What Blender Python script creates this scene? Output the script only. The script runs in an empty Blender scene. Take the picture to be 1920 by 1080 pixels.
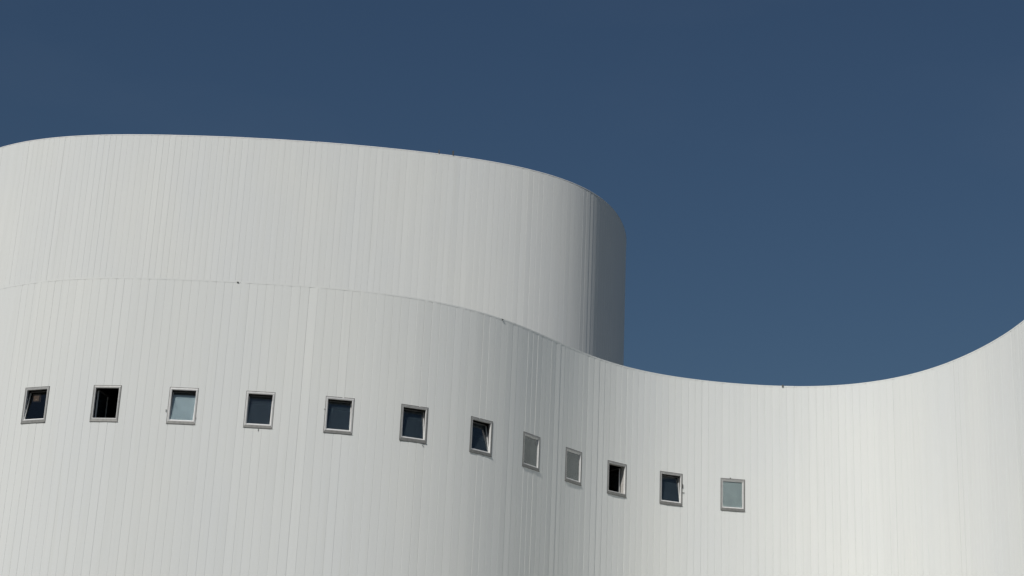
import bpy, bmesh, math, random
import numpy as np
from mathutils import Matrix, Vector

random.seed(7)
C = bpy.context.scene.collection
SC = bpy.context.scene
EYE = 1.6                                   # camera height above the ground

# ---------------------------------------------------------------- camera
cam_d = bpy.data.cameras.new('camera')
cam = bpy.data.objects.new('camera', cam_d); C.objects.link(cam)
cam_d.sensor_width = 36.0
cam_d.lens = 3344.0 / 1920.0 * 36.0
cam_d.clip_start = 0.1; cam_d.clip_end = 6000
cam.matrix_world = Matrix((( 0.99902958, -0.04404435,  0.0,        0.0),
                           (-0.01442214, -0.32712817, -0.94486992, 0.0),
                           ( 0.04161618,  0.94395299, -0.32744593, EYE),
                           ( 0, 0, 0, 1)))
SC.camera = cam

# ---------------------------------------------------------------- light
SUN_AZ = math.radians(-32.0)                # seen from the wall, to the left of the camera
SUN_EL = math.radians(42.0)
to_sun = Vector((math.sin(SUN_AZ) * math.cos(SUN_EL), -math.cos(SUN_AZ) * math.cos(SUN_EL), math.sin(SUN_EL)))
world = bpy.data.worlds.new('World'); SC.world = world
world.use_nodes = True
wn = world.node_tree.nodes; wl = world.node_tree.links
bg = wn['Background']
sky = wn.new('ShaderNodeTexSky'); sky.sky_type = 'NISHITA'; sky.sun_disc = False
sky.sun_elevation = SUN_EL
sky.sun_rotation = math.atan2(to_sun.x, to_sun.y)
sky.altitude = 0; sky.air_density = 1.5; sky.dust_density = 1.0; sky.ozone_density = 8.7
# a barely visible veil of thin high cloud, fixed in the sky
wtc = wn.new('ShaderNodeTexCoord'); wmp = wn.new('ShaderNodeMapping'); wmp.inputs['Scale'].default_value = (1.0, 1.0, 2.6)
wno = wn.new('ShaderNodeTexNoise'); wno.inputs['Scale'].default_value = 3.2; wno.inputs['Detail'].default_value = 6
wl.new(wtc.outputs['Generated'], wmp.inputs['Vector']); wl.new(wmp.outputs[0], wno.inputs['Vector'])
wmr = wn.new('ShaderNodeMapRange'); wmr.inputs['From Min'].default_value = 0.5; wmr.inputs['From Max'].default_value = 0.8
wmr.inputs['To Min'].default_value = 0.0; wmr.inputs['To Max'].default_value = 0.22
wl.new(wno.outputs['Fac'], wmr.inputs['Value'])
wmx = wn.new('ShaderNodeMix'); wmx.data_type = 'RGBA'; wmx.blend_type = 'ADD'
wl.new(wmr.outputs['Result'], wmx.inputs[0]); wl.new(sky.outputs[0], wmx.inputs[6]); wmx.inputs[7].default_value = (1.2, 1.2, 1.15, 1)
wl.new(wmx.outputs[2], bg.inputs[0]); bg.inputs[1].default_value = 0.050

sun_d = bpy.data.lights.new('sun', 'SUN'); sun_d.energy = 4.7
sun_d.angle = math.radians(0.53); sun_d.color = (1.0, 0.962, 0.915)
sun = bpy.data.objects.new('sun', sun_d); C.objects.link(sun)
sun.rotation_euler = to_sun.to_track_quat('Z', 'Y').to_euler()
sun.location = to_sun * 120

SC.view_settings.view_transform = 'Standard'; SC.view_settings.look = 'None'
SC.view_settings.gamma = 1.0; SC.view_settings.exposure = -0.6
SC.view_settings.use_curve_mapping = False

# ---------------------------------------------------------------- plan curves (x, y in metres, measured along the walls' tops)
LOW_PLAN_START = 78
LOW_PLAN = [(-21.421,81.792),(-21.505,81.338),(-21.585,80.883),(-21.662,80.428),(-21.735,79.973),(-21.804,79.516),(-21.871,79.060),(-21.933,78.602),(-21.993,78.145),(-22.048,77.686),(-22.100,77.228),(-22.149,76.769),(-22.194,76.310),(-22.235,75.850),(-22.273,75.390),(-22.308,74.930),(-22.339,74.469),(-22.366,74.008),(-22.390,73.548),(-22.410,73.086),(-22.427,72.625),(-22.440,72.164),(-22.450,71.702),(-22.456,71.241),(-22.458,70.779),(-22.457,70.318),(-22.453,69.856),(-22.445,69.395),(-22.433,68.933),(-22.418,68.472),(-22.399,68.011),(-22.377,67.550),(-22.351,67.089),(-22.321,66.629),(-22.288,66.168),(-22.252,65.708),(-22.212,65.248),(-22.168,64.789),(-22.121,64.330),(-22.071,63.871),(-22.016,63.413),(-21.959,62.955),(-21.898,62.497),(-21.833,62.040),(-21.765,61.584),(-21.693,61.128),(-21.618,60.673),(-21.539,60.218),(-21.457,59.764),(-21.371,59.310),(-21.282,58.857),(-21.189,58.405),(-21.093,57.954),(-20.988,57.504),(-20.871,57.058),(-20.741,56.615),(-20.598,56.176),(-20.443,55.742),(-20.275,55.312),(-20.094,54.887),(-19.902,54.467),(-19.697,54.053),(-19.481,53.646),(-19.253,53.244),(-19.014,52.850),(-18.763,52.462),(-18.501,52.082),(-18.228,51.710),(-17.945,51.346),(-17.651,50.990),(-17.348,50.642),(-17.034,50.304),(-16.711,49.974),(-16.378,49.654),(-16.036,49.344),(-15.685,49.044),(-15.326,48.754),(-14.959,48.475),(-14.584,48.206),(-14.197,47.938),(-13.800,47.697),(-13.393,47.484),(-12.976,47.298),(-12.550,47.139),(-12.116,47.007),(-11.675,46.900),(-11.227,46.816),(-10.775,46.753),(-10.320,46.709),(-9.862,46.681),(-9.403,46.665),(-8.942,46.659),(-8.482,46.661),(-8.022,46.668),(-7.562,46.681),(-7.102,46.698),(-6.642,46.720),(-6.183,46.749),(-5.725,46.785),(-5.267,46.832),(-4.811,46.891),(-4.357,46.965),(-3.906,47.056),(-3.460,47.166),(-3.020,47.298),(-2.589,47.452),(-2.169,47.630),(-1.762,47.833),(-1.369,48.062),(-0.994,48.316),(-0.636,48.595),(-0.295,48.896),(0.030,49.217),(0.340,49.555),(0.639,49.905),(0.930,50.263),(1.218,50.626),(1.505,50.990),(1.795,51.350),(2.092,51.704),(2.397,52.048),(2.715,52.378),(3.046,52.691),(3.393,52.984),(3.756,53.255),(4.135,53.500),(4.531,53.720),(4.942,53.912),(5.367,54.078),(5.805,54.219),(6.252,54.337),(6.708,54.431),(7.170,54.503),(7.635,54.551),(8.101,54.575),(8.566,54.572),(9.026,54.539),(9.479,54.472),(9.920,54.367),(10.348,54.224),(10.758,54.040),(11.147,53.816),(11.512,53.554),(11.852,53.257),(12.166,52.928),(12.453,52.572),(12.713,52.194),(12.947,51.796),(13.157,51.384),(13.345,50.961),(13.513,50.529),(13.663,50.091),(13.796,49.649),(13.913,49.203),(14.016,48.755),(14.104,48.305),(14.179,47.852),(14.280,47.034),(14.330,46.536),(14.366,46.037),(14.391,45.538),(14.402,45.038),(14.408,44.577),(14.413,44.115),(14.418,43.654),(14.423,43.192),(14.428,42.731),(14.433,42.269),(14.438,41.808),(14.443,41.346),(14.448,40.885),(14.454,40.423),(14.459,39.962),(14.464,39.500),(14.469,39.039),(14.487,38.582),(14.531,38.128),(14.601,37.677),(14.697,37.230),(14.817,36.790),(14.963,36.358),(15.133,35.934),(15.327,35.521),(15.545,35.119),(15.784,34.731),(16.046,34.357),(16.329,33.998),(16.631,33.656),(16.953,33.332),(17.292,33.027),(17.649,32.742),(18.021,32.477),(18.407,32.234),(18.807,32.014),(19.219,31.816),(19.641,31.643),(20.072,31.494),(20.512,31.369),(20.957,31.270),(21.408,31.197),(21.862,31.149),(22.318,31.127),(22.774,31.132),(23.230,31.162),(23.683,31.219),(24.132,31.301),(24.576,31.408),(25.012,31.541),(25.441,31.698),(25.860,31.880),(26.268,32.085),(26.663,32.313),(27.045,32.563),(27.412,32.835),(27.763,33.127),(28.096,33.439),(28.412,33.769),(28.707,34.117),(28.983,34.480),(29.237,34.860),(29.470,35.253),(29.689,35.655),(29.901,36.061),(30.108,36.470),(30.308,36.883),(30.502,37.298),(30.690,37.716),(30.871,38.137),(31.045,38.561),(31.213,38.987),(31.375,39.416),(31.530,39.848),(31.679,40.281),(31.820,40.717),(31.955,41.155),(32.084,41.595),(32.206,42.037),(32.321,42.481),(32.429,42.926),(32.530,43.373),(32.624,43.821),(32.712,44.271),(32.793,44.722),(32.867,45.175),(32.933,45.628),(32.993,46.083),(33.046,46.538),(33.093,46.994),(33.132,47.451),(33.164,47.908),(33.189,48.365),(33.207,48.823),(33.218,49.282),(33.222,49.740),(33.219,50.198),(33.209,50.656),(33.193,51.114),(33.169,51.572),(33.138,52.029),(33.100,52.486),(33.055,52.942),(33.003,53.398),(32.945,53.852),(32.879,54.306),(32.806,54.759),(32.727,55.210),(32.640,55.660),(32.547,56.109),(32.447,56.556)]
TOWER_PLAN_START = 39
TOWER_PLAN = [(-22.806,80.001),(-23.043,79.604),(-23.266,79.200),(-23.475,78.789),(-23.671,78.371),(-23.853,77.947),(-24.021,77.517),(-24.175,77.082),(-24.314,76.642),(-24.439,76.198),(-24.549,75.749),(-24.644,75.298),(-24.724,74.843),(-24.789,74.386),(-24.837,73.927),(-24.866,73.467),(-24.875,73.005),(-24.865,72.544),(-24.836,72.083),(-24.787,71.624),(-24.719,71.168),(-24.633,70.714),(-24.527,70.265),(-24.402,69.821),(-24.259,69.382),(-24.097,68.950),(-23.918,68.524),(-23.721,68.107),(-23.506,67.698),(-23.275,67.299),(-23.027,66.910),(-22.763,66.531),(-22.483,66.164),(-22.189,65.809),(-21.879,65.466),(-21.555,65.137),(-21.218,64.822),(-20.868,64.521),(-20.506,64.235),(-20.132,63.965),(-19.812,63.743),(-19.484,63.538),(-19.150,63.348),(-18.809,63.174),(-18.462,63.015),(-18.108,62.872),(-17.749,62.742),(-17.385,62.627),(-17.017,62.524),(-16.645,62.434),(-16.270,62.354),(-15.892,62.285),(-15.512,62.224),(-15.131,62.172),(-14.749,62.127),(-14.365,62.088),(-13.982,62.054),(-13.598,62.025),(-13.214,62.000),(-12.830,61.979),(-12.446,61.961),(-12.062,61.946),(-11.678,61.935),(-11.294,61.926),(-10.911,61.921),(-10.527,61.920),(-10.143,61.922),(-9.759,61.928),(-9.376,61.938),(-8.992,61.951),(-8.609,61.969),(-8.226,61.990),(-7.843,62.015),(-7.460,62.044),(-7.077,62.077),(-6.695,62.113),(-6.314,62.153),(-5.932,62.196),(-5.551,62.243),(-5.171,62.293),(-4.791,62.348),(-4.412,62.406),(-4.033,62.468),(-3.655,62.535),(-3.278,62.607),(-2.901,62.684),(-2.526,62.766),(-2.151,62.856),(-1.779,62.953),(-1.408,63.059),(-1.040,63.173),(-0.675,63.299),(-0.314,63.435),(0.042,63.583),(0.392,63.744),(0.735,63.919),(1.070,64.108),(1.395,64.313),(1.708,64.533),(2.008,64.769),(2.293,65.021),(2.563,65.289),(2.817,65.574),(3.052,65.872),(3.271,66.185),(3.472,66.510),(3.656,66.846),(3.824,67.191),(3.976,67.545),(4.114,67.905),(4.237,68.270),(4.347,68.639),(4.444,69.012),(4.530,69.388),(4.604,69.767),(4.667,70.147),(4.719,70.529),(4.760,70.912),(4.808,71.607),(4.826,72.035),(4.832,72.463),(4.824,72.892),(4.803,73.320),(4.769,73.747),(4.722,74.173),(4.662,74.598),(4.585,75.046),(4.495,75.491),(4.393,75.934),(4.278,76.374),(4.150,76.810),(4.011,77.243),(3.859,77.671),(3.695,78.095),(3.519,78.514),(3.331,78.928),(3.132,79.336),(2.921,79.739),(2.698,80.136),(2.465,80.526),(2.220,80.909),(1.965,81.285),(1.699,81.653),(1.423,82.014),(1.136,82.367),(0.840,82.712),(0.534,83.048),(0.219,83.376),(-0.115,83.701),(-0.460,84.016),(-0.815,84.319),(-1.180,84.610),(-1.554,84.888),(-1.938,85.154),(-2.330,85.407),(-2.730,85.647),(-3.138,85.874),(-3.554,86.086),(-3.976,86.285),(-4.405,86.469),(-4.839,86.639),(-5.279,86.795),(-5.724,86.936),(-6.173,87.062),(-6.627,87.172),(-7.084,87.268),(-7.543,87.348),(-8.005,87.413),(-8.469,87.463),(-8.935,87.497),(-9.401,87.516),(-9.868,87.519),(-10.334,87.506),(-10.800,87.478),(-11.265,87.434),(-11.728,87.375),(-12.188,87.301),(-12.646,87.211)]
WAVY = 0.95

LOW_H = 16.0 + EYE
TOWER_H = 27.0 + EYE
# arc positions of the twelve window centres, counted from the left edge of the photographed stretch
WIN_S = [1.97, 4.06, 6.16, 8.23, 10.38, 12.47, 14.62, 16.70, 18.75, 20.69, 22.71, 24.75]
WIN_BOT, WIN_TOP = 11.89 + EYE, 12.89 + EYE
WIN_W = 0.76


class Plan:
    """arc-length parametrised smooth curve through the plan points"""
    def __init__(self, pts, start):
        P = np.array(pts, float)
        Q = []
        for i in range(len(P) - 1):
            p0 = P[max(i - 1, 0)]; p1 = P[i]; p2 = P[i + 1]; p3 = P[min(i + 2, len(P) - 1)]
            for k in range(8):
                t = k / 8
                Q.append(0.5 * (2 * p1 + (p2 - p0) * t + (2 * p0 - 5 * p1 + 4 * p2 - p3) * t * t + (3 * p1 - p0 - 3 * p2 + p3) * t ** 3))
        Q.append(P[-1]); Q = np.array(Q)
        s = np.r_[0, np.cumsum(np.hypot(*np.diff(Q, axis=0).T))]
        self.Q = Q; self.s = s - s[start * 8]
        self.lo, self.hi = self.s[0], self.s[-1]
    def at(self, s, off=0.0):
        """point at arc length s, moved off metres INTO the building"""
        x = np.interp(s, self.s, self.Q[:, 0]); y = np.interp(s, self.s, self.Q[:, 1])
        a = self.az(s)
        return x - math.sin(a) * off, y + math.cos(a) * off
    def az(self, s):
        e = 0.12
        x0 = np.interp(s - e, self.s, self.Q[:, 0]); y0 = np.interp(s - e, self.s, self.Q[:, 1])
        x1 = np.interp(s + e, self.s, self.Q[:, 0]); y1 = np.interp(s + e, self.s, self.Q[:, 1])
        return math.atan2(y1 - y0, x1 - x0)


LOW = Plan(LOW_PLAN, LOW_PLAN_START)
TOW = Plan(TOWER_PLAN, TOWER_PLAN_START)

# ---------------------------------------------------------------- materials
def new_mat(name):
    m = bpy.data.materials.new(name); m.use_nodes = True
    nt = m.node_tree
    return m, nt, nt.nodes, nt.links, nt.nodes['Principled BSDF']

def mixc(n, l, fac, a, b):
    mx = n.new('ShaderNodeMix'); mx.data_type = 'RGBA'
    for sock, v in ((mx.inputs[0], fac), (mx.inputs[6], a), (mx.inputs[7], b)):
        if hasattr(v, 'links') or isinstance(v, bpy.types.NodeSocket): l.new(v, sock)
        elif isinstance(v, (int, float)): sock.default_value = v
        else: sock.default_value = (*v, 1)
    return mx.outputs[2]

def noise(n, l, vec, scale, stretch=(1, 1, 1), detail=3, rough=0.5):
    mp = n.new('ShaderNodeMapping'); mp.inputs['Scale'].default_value = stretch
    l.new(vec, mp.inputs['Vector'])
    t = n.new('ShaderNodeTexNoise'); t.inputs['Scale'].default_value = scale
    t.inputs['Detail'].default_value = detail; t.inputs['Roughness'].default_value = rough
    l.new(mp.outputs[0], t.inputs['Vector'])
    return t.outputs['Fac']

def ramp(n, l, fac, lo, hi):
    r = n.new('ShaderNodeMapRange'); r.inputs['From Min'].default_value = lo; r.inputs['From Max'].default_value = hi
    l.new(fac, r.inputs['Value']); return r.outputs['Result']

def paint_panel():
    m, nt, n, l, b = new_mat('white_painted_metal')
    geo = n.new('ShaderNodeNewGeometry'); oi = n.new('ShaderNodeObjectInfo')
    base = mixc(n, l, oi.outputs['Random'], WALL_A, WALL_B)
    # broad weathering clouds, and thin rain streaks that run down the sheet
    w1 = ramp(n, l, noise(n, l, geo.outputs['Position'], 0.35, (1, 1, 0.5), 4), 0.35, 0.75)
    base = mixc(n, l, w1, base, WALL_C)
    w2 = ramp(n, l, noise(n, l, geo.outputs['Position'], 9.0, (1, 1, 0.03), 3), 0.52, 0.85)
    base = mixc(n, l, w2, base, WALL_D)
    l.new(base, b.inputs['Base Color'])
    b.inputs['Roughness'].default_value = 0.6
    b.inputs['Diffuse Roughness'].default_value = 0.4
    b.inputs['Specular IOR Level'].default_value = 0.3
    bp = n.new('ShaderNodeBump'); bp.inputs['Strength'].default_value = 1.0; bp.inputs['Distance'].default_value = 0.004
    l.new(noise(n, l, geo.outputs['Position'], 2.6, (1, 1, 0.16), 2), bp.inputs['Height'])
    l.new(bp.outputs[0], b.inputs['Normal'])
    return m

def simple(name, col, rough=0.5, metal=0.0, var=0.12, scale=25.0, spec=0.4):
    m, nt, n, l, b = new_mat(name)
    tc = n.new('ShaderNodeTexCoord')
    f = noise(n, l, tc.outputs['Object'], scale, (1, 1, 1), 4)
    c2 = tuple(c * (1 - var * 2) for c in col)
    l.new(mixc(n, l, ramp(n, l, f, 0.35, 0.75), col, c2), b.inputs['Base Color'])
    b.inputs['Roughness'].default_value = rough; b.inputs['Metallic'].default_value = metal
    b.inputs['Specular IOR Level'].default_value = spec
    return m

WALL_A = (0.820, 0.831, 0.800); WALL_B = (0.838, 0.849, 0.818)
WALL_C = (0.800, 0.818, 0.806); WALL_D = (0.785, 0.798, 0.770)
M_wall = paint_panel()
M_back = simple('joint_backing', (0.6, 0.61, 0.6), 0.7)
M_cope = simple('coping_metal', (0.83, 0.83, 0.81), 0.45, 0.0, 0.05, 3.0)
M_frame = simple('grey_aluminium', (0.36, 0.36, 0.345), 0.45, 0.1, 0.14, 9.0)
M_frame_light = simple('pale_aluminium', (0.60, 0.60, 0.585), 0.45, 0.1, 0.10, 9.0)
M_sill = simple('shaded_sill_metal', (0.24, 0.24, 0.225), 0.5, 0.2, 0.12, 9.0)  # dark tone puts the shade of the down-sloping sill face into the colour
M_seal = simple('dark_sealant', (0.09, 0.09, 0.085), 0.8)
M_sash = simple('white_window_paint', (0.78, 0.78, 0.76), 0.4, 0.0, 0.05, 12.0)
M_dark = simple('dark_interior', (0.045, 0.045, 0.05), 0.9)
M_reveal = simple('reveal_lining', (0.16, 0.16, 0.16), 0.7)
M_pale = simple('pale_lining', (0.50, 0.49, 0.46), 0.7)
M_roof = simple('roof_gravel', (0.17, 0.165, 0.155), 0.95, 0.0, 0.2, 2.0)
M_ground = simple('stone_paving', (0.13, 0.13, 0.115), 0.9, 0.0, 0.12, 0.6)
M_rim = simple('cream_panel_rim', (0.62, 0.52, 0.42), 0.6)
M_hook = simple('weathered_steel', (0.16, 0.16, 0.15), 0.5, 0.6)
M_grey_blind = simple('grey_screen_fabric', (0.15, 0.165, 0.16), 0.9, 0.0, 0.05, 4.0)
M_blue_blind = simple('pale_blue_blind_fabric', (0.62, 0.72, 0.76), 0.9, 0.0, 0.05, 4.0)
M_teal_blind = simple('pale_teal_blind_fabric', (0.70, 0.76, 0.74), 0.9, 0.0, 0.05, 4.0)

m, nt, n, l, b = new_mat('window_glass'); M_glass = m
b.inputs['Base Color'].default_value = (0.93, 0.97, 0.96, 1); b.inputs['Roughness'].default_value = 0.015
b.inputs['IOR'].default_value = 1.5; b.inputs['Transmission Weight'].default_value = 1.0
tc = n.new('ShaderNodeTexCoord'); df = n.new('ShaderNodeBsdfDiffuse'); df.inputs[0].default_value = (0.34, 0.47, 0.56, 1)   # film of dust and rain marks
ms = n.new('ShaderNodeMixShader'); mr = n.new('ShaderNodeMapRange'); mr.inputs['To Min'].default_value = 0.03; mr.inputs['To Max'].default_value = 0.065
l.new(noise(n, l, tc.outputs['Object'], 5.0, (1.6, 1, 0.5), 5), mr.inputs['Value']); l.new(mr.outputs[0], ms.inputs[0])
l.new(b.outputs[0], ms.inputs[1]); l.new(df.outputs[0], ms.inputs[2]); l.new(ms.outputs[0], n['Material Output'].inputs['Surface'])

m, nt, n, l, b = new_mat('clean_window_glass'); M_clean = m
b.inputs['Base Color'].default_value = (0.93, 0.97, 0.96, 1); b.inputs['Roughness'].default_value = 0.01
b.inputs['IOR'].default_value = 1.38; b.inputs['Transmission Weight'].default_value = 1.0

m, nt, n, l, b = new_mat('warm_glow_panel'); M_panel = m
b.inputs['Base Color'].default_value = (0.55, 0.42, 0.33, 1)
b.inputs['Emission Color'].default_value = (1.0, 0.68, 0.45, 1); b.inputs['Emission Strength'].default_value = 0.10  # weak warm emission added to a small beige square panel

# ---------------------------------------------------------------- helpers
def link_mesh(name, verts, faces, mat, parent=None, smooth=False):
    me = bpy.data.meshes.new(name); me.from_pydata(verts, [], faces); me.update()
    if mat: me.materials.append(mat)
    if smooth:
        for p in me.polygons: p.use_smooth = True
    o = bpy.data.objects.new(name, me); C.objects.link(o); o.parent = parent
    return o

def thing(name, label, cat, loc=(0, 0, 0), group=None):
    o = bpy.data.objects.new(name, None); C.objects.link(o); o.location = loc
    o['label'] = label; o['category'] = cat
    if group: o['group'] = group
    return o

class MB:
    def __init__(self): self.v = []; self.f = []
    def box(self, x0, x1, y0, y1, z0, z1):
        k = len(self.v)
        self.v += [(x0, y0, z0), (x1, y0, z0), (x1, y1, z0), (x0, y1, z0), (x0, y0, z1), (x1, y0, z1), (x1, y1, z1), (x0, y1, z1)]
        self.f += [tuple(k + i for i in q) for q in ((0, 3, 2, 1), (4, 5, 6, 7), (0, 1, 5, 4), (1, 2, 6, 5), (2, 3, 7, 6), (3, 0, 4, 7))]
        return self
    def ring(self, loops):
        """closed rectangular ring section: every loop = (x0, x1, z0, z1, y), joined one to the next, last to first"""
        k = len(self.v); L = len(loops)
        for x0, x1, z0, z1, y in loops: self.v += [(x0, y, z0), (x1, y, z0), (x1, y, z1), (x0, y, z1)]
        for i in range(L):
            j = (i + 1) % L
            for c in range(4):
                d = (c + 1) % 4
                self.f.append((k + 4 * i + c, k + 4 * i + d, k + 4 * j + d, k + 4 * j + c))
        return self
    def build(self, name, mat, parent=None):
        return link_mesh(name, self.v, self.f, mat, parent)

def add_mesh(name, me, parent, loc, rz, sx=1.0):
    o = bpy.data.objects.new(name, me); C.objects.link(o); o.parent = parent
    o.location = loc; o.rotation_euler = (0, 0, rz); o.scale = (sx, 1, 1)
    return o

# ---------------------------------------------------------------- ground
g = 3000
ground = link_mesh('ground', [(-g, -g, 0), (g, -g, 0), (g, g, 0), (-g, g, 0)], [(0, 1, 2, 3)], M_ground)
ground['kind'] = 'structure'

# ---------------------------------------------------------------- one sheet-metal cladding board, 1 unit wide (scaled in x to its bay)
BAY = 0.23
def board_mesh(name, z0, z1):
    w = BAY; h = w / 2
    # profile across the board: recessed tongue, small rolled lips, flat face with a faint camber
    prof = [(-h, 0.007), (-h + 0.0015, 0.007), (-h + 0.0015, 0.003), (-h + 0.007, 0.0), (-h * 0.45, -0.0008), (h * 0.45, -0.0008),
            (h - 0.007, 0.0), (h - 0.0015, 0.003), (h - 0.0015, 0.007), (h, 0.007)]
    vs = [(x, y, z) for z in (z0, z1) for x, y in prof]; n = len(prof)
    fs = [(i, i + 1, n + i + 1, n + i) for i in range(n - 1)]
    fs += [(2, 7, 6, 5, 4, 3), (n + 2, n + 3, n + 4, n + 5, n + 6, n + 7)]
    me = bpy.data.meshes.new(name); me.from_pydata(vs, [], fs); me.update(); me.materials.append(M_wall)
    return me

def boundaries(plan, s0, s1, anchors=None):
    """joint positions along the arc; with anchors each window sits centred on three boards"""
    if not anchors:
        k = int(round((s1 - s0) / BAY)); return [s0 + (s1 - s0) * i / k for i in range(k + 1)]
    out = []
    s = anchors[0] - 1.5 * BAY
    left = []
    while s > s0: left.append(s); s -= BAY
    out += left[::-1]
    for a, c in zip(anchors, anchors[1:]):
        out += [a - 0.5 * BAY, a + 0.5 * BAY, a + 1.5 * BAY]
        lo, hi = a + 1.5 * BAY, c - 1.5 * BAY
        k = int(round((hi - lo) / BAY))
        out += [lo + (hi - lo) * i / k for i in range(1, k + 1)]
    a = anchors[-1]; out += [a - 0.5 * BAY, a + 0.5 * BAY]
    s = a + 1.5 * BAY
    while s < s1: out.append(s); s += BAY
    return out

def in_window(s):
    return any(abs(s - a) < 1.5 * BAY for a in WIN_S)

def clad(root, plan, H, cuts, wavy):
    full = board_mesh('cladding_board', 0.0, H - 0.02)
    above = board_mesh('cladding_board', WIN_TOP + 0.004, H - 0.02)
    below = board_mesh('cladding_board', 0.0, WIN_BOT - 0.016)
    n = 0; made = []
    for a, b_ in zip(cuts, cuts[1:]):
        x0, y0 = plan.at(a); x1, y1 = plan.at(b_)
        mid = (a + b_) / 2; wd = math.hypot(x1 - x0, y1 - y0)
        az = math.atan2(y1 - y0, x1 - x0) + random.gauss(0, wavy)
        depth = random.gauss(0, 0.0006)
        loc = ((x0 + x1) / 2 - math.sin(az) * depth, (y0 + y1) / 2 + math.cos(az) * depth, 0)
        made.append((loc, az, wd / BAY, mid))
    for loc, az, sx, mid in made:
        if root is low and in_window(mid):
            add_mesh('cladding_board', above, root, loc, az, sx); add_mesh('cladding_board', below, root, loc, az, sx); n += 2
        else:
            add_mesh('cladding_board', full, root, loc, az, sx); n += 1
    return n

def strip_wall(plan, s0, s1, off, z0, z1, step=0.25, skip=None):
    """vertical sheet that follows the plan curve off metres inside it; skip = list of (sa, sb, za, zb) openings"""
    ss = set(np.arange(s0, s1, step).tolist() + [s1])
    for q in skip or []: ss |= {q[0], q[1]}
    ss = sorted(ss); zs = sorted({z0, z1} | {z for q in (skip or []) for z in q[2:]})
    v = []; f = []
    for s in ss:
        x, y = plan.at(s, off)
        v += [(x, y, z) for z in zs]
    k = len(zs)
    for i in range(len(ss) - 1):
        m_ = (ss[i] + ss[i + 1]) / 2
        for j in range(k - 1):
            zm = (zs[j] + zs[j + 1]) / 2
            if any(q[0] < m_ < q[1] and q[2] < zm < q[3] for q in (skip or [])): continue
            f.append((i * k + j, (i + 1) * k + j, (i + 1) * k + j + 1, i * k + j + 1))
    return v, f

def flat_cap(plan, s0, s1, off, z, step=0.5):
    pts = [plan.at(s, off) for s in np.arange(s0, s1, step)]
    return [(x, y, z) for x, y in pts], [tuple(range(len(pts)))]

def coping(root, plan, H, s0, s1, seg=2.76):
    prof = [(0.30, H - 0.03), (0.30, H + 0.035), (0.26, H + 0.040), (0.020, H + 0.016), (-0.002, H + 0.003), (-0.007, H - 0.005), (-0.007, H - 0.026), (-0.003, H - 0.026), (0.002, H - 0.018)]
    if root is low: prof = prof[:3] + [(0.003, H + 0.016), (-0.004, H + 0.014), (-0.004, H - 0.026), (0.004, H - 0.026)]
    s = s0
    while s < s1 - 0.1:
        e = min(s + seg, s1) - 0.006
        ks = [s + (e - s) * i / 12 for i in range(13)]; n = len(prof)
        v = []; f = []
        jit = random.gauss(0, 0.0025)
        for q in ks:
            for off, z in prof:
                x, y = plan.at(q, off); v.append((x, y, z + jit))
        for i in range(12):
            for j in range(n):
                j2 = (j + 1) % n
                f.append((i * n + j, (i + 1) * n + j, (i + 1) * n + j2, i * n + j2))
        f += [tuple(range(n))[::-1], tuple(12 * n + j for j in range(n))]
        link_mesh('coping_section', v, f, M_wall if root is low else M_cope, root)
        s += seg

# ---------------------------------------------------------------- the low curved wing
low = thing('curved_building', 'low white S-curved wing of narrow vertical boards with one row of twelve small windows', 'building')
LO, HI = -9.0, 47.0
cuts = boundaries(LOW, LO, HI, WIN_S)
n_low = clad(low, LOW, LOW_H, cuts, math.radians(WAVY))
LO, HI = cuts[0], cuts[-1]
holes = [(a - 0.335, a + 0.335, WIN_BOT + 0.05, WIN_TOP - 0.05) for a in WIN_S]
v, f = strip_wall(LOW, LO, HI, 0.028, 0.0, LOW_H - 0.03, skip=holes); link_mesh('wall_core', v, f, M_back, low)
v, f = strip_wall(LOW, LOW.lo, LO, 0.0, 0.0, LOW_H - 0.03, 0.5); link_mesh('rear_wall', v, f, M_wall, low)
v, f = strip_wall(LOW, HI, LOW.hi, 0.0, 0.0, LOW_H - 0.03, 0.5); link_mesh('rear_wall', v, f, M_wall, low)
a, b_ = LOW.at(LOW.hi), LOW.at(LOW.lo)
link_mesh('rear_wall', [(a[0], a[1], 0), (b_[0], b_[1], 0), (b_[0], b_[1], LOW_H - 0.03), (a[0], a[1], LOW_H - 0.03)], [(0, 1, 2, 3)], M_wall, low)
v, f = strip_wall(LOW, LOW.lo, LOW.hi, 0.30, LOW_H - 0.9, LOW_H - 0.02, 0.5); link_mesh('parapet_back', v, f, M_back, low)
v, f = flat_cap(LOW, LOW.lo, LOW.hi, 0.25, LOW_H - 0.75); link_mesh('roof', v, f, M_roof, low)
coping(low, LOW, LOW_H, LOW.lo + 2, LOW.hi - 2)
# corridor behind the windows
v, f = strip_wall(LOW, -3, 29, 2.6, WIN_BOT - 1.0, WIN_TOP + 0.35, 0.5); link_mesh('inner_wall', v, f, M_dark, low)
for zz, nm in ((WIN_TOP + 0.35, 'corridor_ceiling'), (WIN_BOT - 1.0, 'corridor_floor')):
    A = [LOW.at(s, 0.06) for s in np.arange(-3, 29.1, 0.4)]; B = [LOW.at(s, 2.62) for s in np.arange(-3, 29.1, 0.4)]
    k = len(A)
    link_mesh(nm, [(x, y, zz) for x, y in A + B], [(i, i + 1, k + i + 1, k + i) for i in range(k - 1)], M_dark, low)

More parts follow.
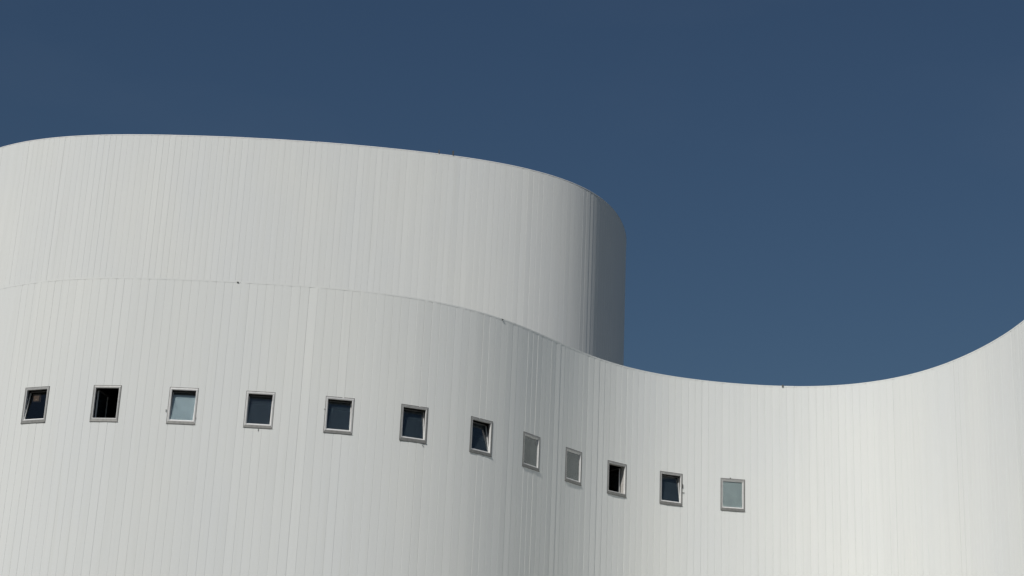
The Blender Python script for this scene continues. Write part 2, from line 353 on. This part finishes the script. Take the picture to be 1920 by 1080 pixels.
# ---------------------------------------------------------------- the tower behind it
tower = thing('theatre_tower', 'tall white rounded tower without windows rising behind the lower wing, its right flank in shade', 'tower')
T0, T1 = -12.0, 44.0
tc = boundaries(TOW, T0, T1)
clad(tower, TOW, TOWER_H, tc, math.radians(WAVY))
v, f = strip_wall(TOW, T0, T1, 0.028, 0.0, TOWER_H - 0.03); link_mesh('wall_core', v, f, M_back, tower)
v, f = strip_wall(TOW, TOW.lo, T0, 0.0, 0.0, TOWER_H - 0.03, 0.5); link_mesh('rear_wall', v, f, M_wall, tower)
v, f = strip_wall(TOW, T1, TOW.hi, 0.0, 0.0, TOWER_H - 0.03, 0.5); link_mesh('rear_wall', v, f, M_wall, tower)
a, b_ = TOW.at(TOW.hi), TOW.at(TOW.lo)
link_mesh('rear_wall', [(a[0], a[1], 0), (b_[0], b_[1], 0), (b_[0], b_[1], TOWER_H - 0.03), (a[0], a[1], TOWER_H - 0.03)], [(0, 1, 2, 3)], M_wall, tower)
v, f = flat_cap(TOW, TOW.lo, TOW.hi, 0.25, TOWER_H - 0.5); link_mesh('roof', v, f, M_roof, tower)
coping(tower, TOW, TOWER_H, T0 + 0.1, T1)

# ---------------------------------------------------------------- windows
HW = WIN_W / 2; HH = (WIN_TOP - WIN_BOT) / 2
def hook(parent, x, z, dx, dz):
    b = MB(); b.box(min(x, x + dx) - 0.005, max(x, x + dx) + 0.005, -0.022, 0.0, min(z, z + dz) - 0.005, max(z, z + dz) + 0.005)
    return b.build('window_hook', M_hook, parent)

SPECS = [  # tilt of the sash (deg), cladding behind the glass, extra, label
    (9, None, 'leftmost window, its white sash tilted far in, a small square lamp glowing inside'),
    ('left', None, 'window standing wide open on a black room, second from the left'),
    (9, 'blue', 'tilted window with a pale blue blind drawn behind the glass'),
    (9, None, 'tilted dark window with a small drip stub under its sill'),
    (9, None, 'tilted dark window, fifth from the left'),
    (10, None, 'tilted dark window just left of where the wall starts to turn away'),
    (12, None, 'dark window with a steeply tilted sash on the shaded turn of the wall'),
    (0, 'grey', 'closed window with a plain grey screen, upper left of the two grey ones'),
    (0, 'grey', 'closed window with a plain grey screen, lower right of the two grey ones'),
    ('right', None, 'open black window with a slanting patch of sunlight on its right jamb'),
    (9, None, 'tilted dark window second from the right, a bent hook on its right edge'),
    (0, 'teal', 'closed rightmost window with a pale teal blind'),
]
for i, (s, (tilt, blind, lab)) in enumerate(zip(WIN_S, SPECS)):
    bend = (LOW.az(s + 0.38) - LOW.az(s - 0.38)) / 8.0 * 0.76      # sagitta of the wall across the window
    x, y = LOW.at(s, min(bend, 0) * 1.15 - (0.002 if bend < 0 else 0)); az = LOW.az(s)
    # outer frame: bevelled aluminium flange around the opening, nearly flush with the boards
    fr = MB().ring([(-HW, HW, -HH, HH, 0.03), (-HW, HW, -HH, HH, -0.003), (-HW + 0.030, HW - 0.030, -HH + 0.070, HH - 0.035, -0.009),
                    (-HW + 0.040, HW - 0.040, -HH + 0.082, HH - 0.045, -0.009), (-HW + 0.040, HW - 0.040, -HH + 0.082, HH - 0.045, 0.06), (-HW + 0.025, HW - 0.025, -HH + 0.05, HH - 0.03, 0.06)])
    w = fr.build('window', M_frame_light if i in (2, 3, 4) else M_frame, low)
    w['label'] = lab
    w.location = (x, y, (WIN_BOT + WIN_TOP) / 2); w.rotation_euler = (0, 0, az)
    ix = HW - 0.040; iz0 = -HH + 0.082; iz1 = HH - 0.045
    # sealant shadow joint round the flange
    MB().ring([(-HW - 0.012, HW + 0.012, -HH - 0.012, HH + 0.014, 0.02), (-HW - 0.012, HW + 0.012, -HH - 0.012, HH + 0.014, -0.002),
               (-HW + 0.004, HW - 0.004, -HH + 0.004, HH - 0.004, -0.002), (-HW + 0.004, HW - 0.004, -HH + 0.004, HH - 0.004, 0.02)]).build('sealant_joint', M_seal, w)
    # white inner bead
    MB().ring([(-ix, ix, iz0, iz1, -0.006), (-ix + 0.012, ix - 0.012, iz0 + 0.012, iz1 - 0.012, -0.004),
               (-ix + 0.012, ix - 0.012, iz0 + 0.012, iz1 - 0.012, 0.058), (-ix, ix, iz0, iz1, 0.058)]).build('inner_bead', M_sash, w)
    # sill: shallow wedge that throws water clear of the wall
    b = MB(); q0, q1 = -0.004, -0.016
    b.v = [(-HW - 0.012, q0, -HH - 0.014), (HW + 0.012, q0, -HH - 0.014), (HW + 0.012, q1, -HH - 0.010), (-HW - 0.012, q1, -HH - 0.010),
           (-HW - 0.012, q1, -HH + 0.004), (HW + 0.012, q1, -HH + 0.004), (HW - 0.03, -0.010, -HH + 0.066), (-HW + 0.03, -0.010, -HH + 0.066),
           (-HW + 0.03, q0, -HH + 0.066), (HW - 0.03, q0, -HH + 0.066)]
    b.f = [(0, 1, 2, 3)[::-1], (3, 2, 5, 4), (4, 5, 6, 7), (7, 6, 9, 8), (0, 3, 4, 7, 8), (1, 9, 6, 5, 2), (0, 8, 9, 1)]
    b.build('sill', M_sill, w)
    dp = 0.20 if tilt == 'right' else 0.13
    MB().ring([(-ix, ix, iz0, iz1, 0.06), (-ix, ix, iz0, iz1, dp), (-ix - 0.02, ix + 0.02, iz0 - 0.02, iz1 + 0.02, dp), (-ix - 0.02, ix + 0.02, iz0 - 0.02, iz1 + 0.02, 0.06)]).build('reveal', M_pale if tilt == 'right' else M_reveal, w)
    # sash, hinged at its bottom edge and tipped into the room
    sx = ix; sh = iz1 - iz0 - 0.02; rl = 0.034
    gx = sx - rl + 0.004
    b = MB()
    b.box(-sx + 0.014, -sx + rl, 0, 0.035, 0, sh - rl); b.box(sx - rl, sx - 0.014, 0, 0.035, 0, sh - rl); b.box(-sx + rl, sx - rl, 0, 0.035, 0, 0.02)
    sash = b.build('sash', M_sash, w)
    top = MB().box(-sx + 0.014, sx - 0.014, 0.0, 0.035, sh - rl + 0.001, sh).build('sash_head', M_sash if tilt == 0 else M_reveal, w)  # heads of opened sashes coloured dark to stand for the shade there
    pane = MB().box(-gx, gx, 0.012, 0.018, 0.016, sh - rl + 0.004).build('pane', M_clean if i == 0 else M_glass, w)
    parts = [sash, top, pane]
    py = 0.016 if tilt == 0 else 0.022
    if tilt in ('left', 'right'):
        sg = -1 if tilt == 'left' else 1
        PM = Matrix.Translation((sg * (ix - 0.05), 0.16 if sg < 0 else 0.22, iz0)) @ Matrix.Rotation(math.radians(-sg * (86 if sg < 0 else 96)), 4, 'Z') @ Matrix.Translation((-sg * (sx - 0.012), 0, 0))
    else:
        PM = Matrix.Translation((0, py, iz0 + 0.014)) @ Matrix.Rotation(math.radians(-tilt), 4, 'X')
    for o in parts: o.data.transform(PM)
    if blind:
        mt = {'blue': M_blue_blind, 'grey': M_grey_blind, 'teal': M_teal_blind}[blind]
        bl = MB().box(-gx + 0.008, gx - 0.008, 0.026, 0.029, 0.02, sh - rl - (0.06 if i == 2 else 0.01)).build('blind', mt, w)
        bl.data.transform(PM)
    if i == 0:
        panel = MB().box(-0.50, -0.29, 0.55, 0.60, 0.27, 0.46).build('square_panel', M_panel, w)  # beige square panel of unknown use, brightened by an added glow
        MB().ring([(-0.52, -0.27, 0.25, 0.48, 0.54), (-0.49, -0.30, 0.28, 0.44, 0.54), (-0.49, -0.30, 0.28, 0.44, 0.56), (-0.52, -0.27, 0.25, 0.48, 0.56)]).build('panel_rim', M_rim, w)
    if i == 2: hook(w, -HW - 0.05, -0.18, 0.0, 0.06); hook(w, HW + 0.012, -0.34, 0.0, 0.03)
    if i == 3: hook(w, 0.02, -HH - 0.03, 0.0, -0.05)
    if i == 4: hook(w, -HW - 0.03, 0.14, 0.02, 0.0)
    if i == 5: hook(w, 0.28, -HH - 0.07, 0.02, 0.0)
    if i == 10: hook(w, HW + 0.015, 0.06, 0.0, 0.12); hook(w, HW + 0.015, -0.08, 0.05, 0.0)
    if i == 11: hook(w, -0.09, HH + 0.02, 0.02, 0.012)

# ---------------------------------------------------------------- small fixings on the rims
def clip(root, plan, H, s, size=(0.05, 0.06, 0.07), dz=0.0, name='lightning_clip'):
    x, y = plan.at(s, 0.0); az = plan.az(s)
    a, b_, c = size
    o = MB().box(-a / 2, a / 2, -0.03, b_, 0, c).build(name, M_hook, root)
    o.location = (x, y, H + dz); o.rotation_euler = (0, 0, az)
clip(low, LOW, LOW_H, 7.32, (0.05, 0.02, 0.02), -0.02)
clip(low, LOW, LOW_H, 15.2, (0.05, 0.02, 0.018), -0.02)
clip(low, LOW, LOW_H, 26.35, (0.05, 0.04, 0.07), -0.03)
clip(tower, TOW, TOWER_H, 17.55, (0.04, 0.05, 0.13), 0.02)
clip(tower, TOW, TOWER_H, 18.1, (0.05, 0.05, 0.17), 0.02)
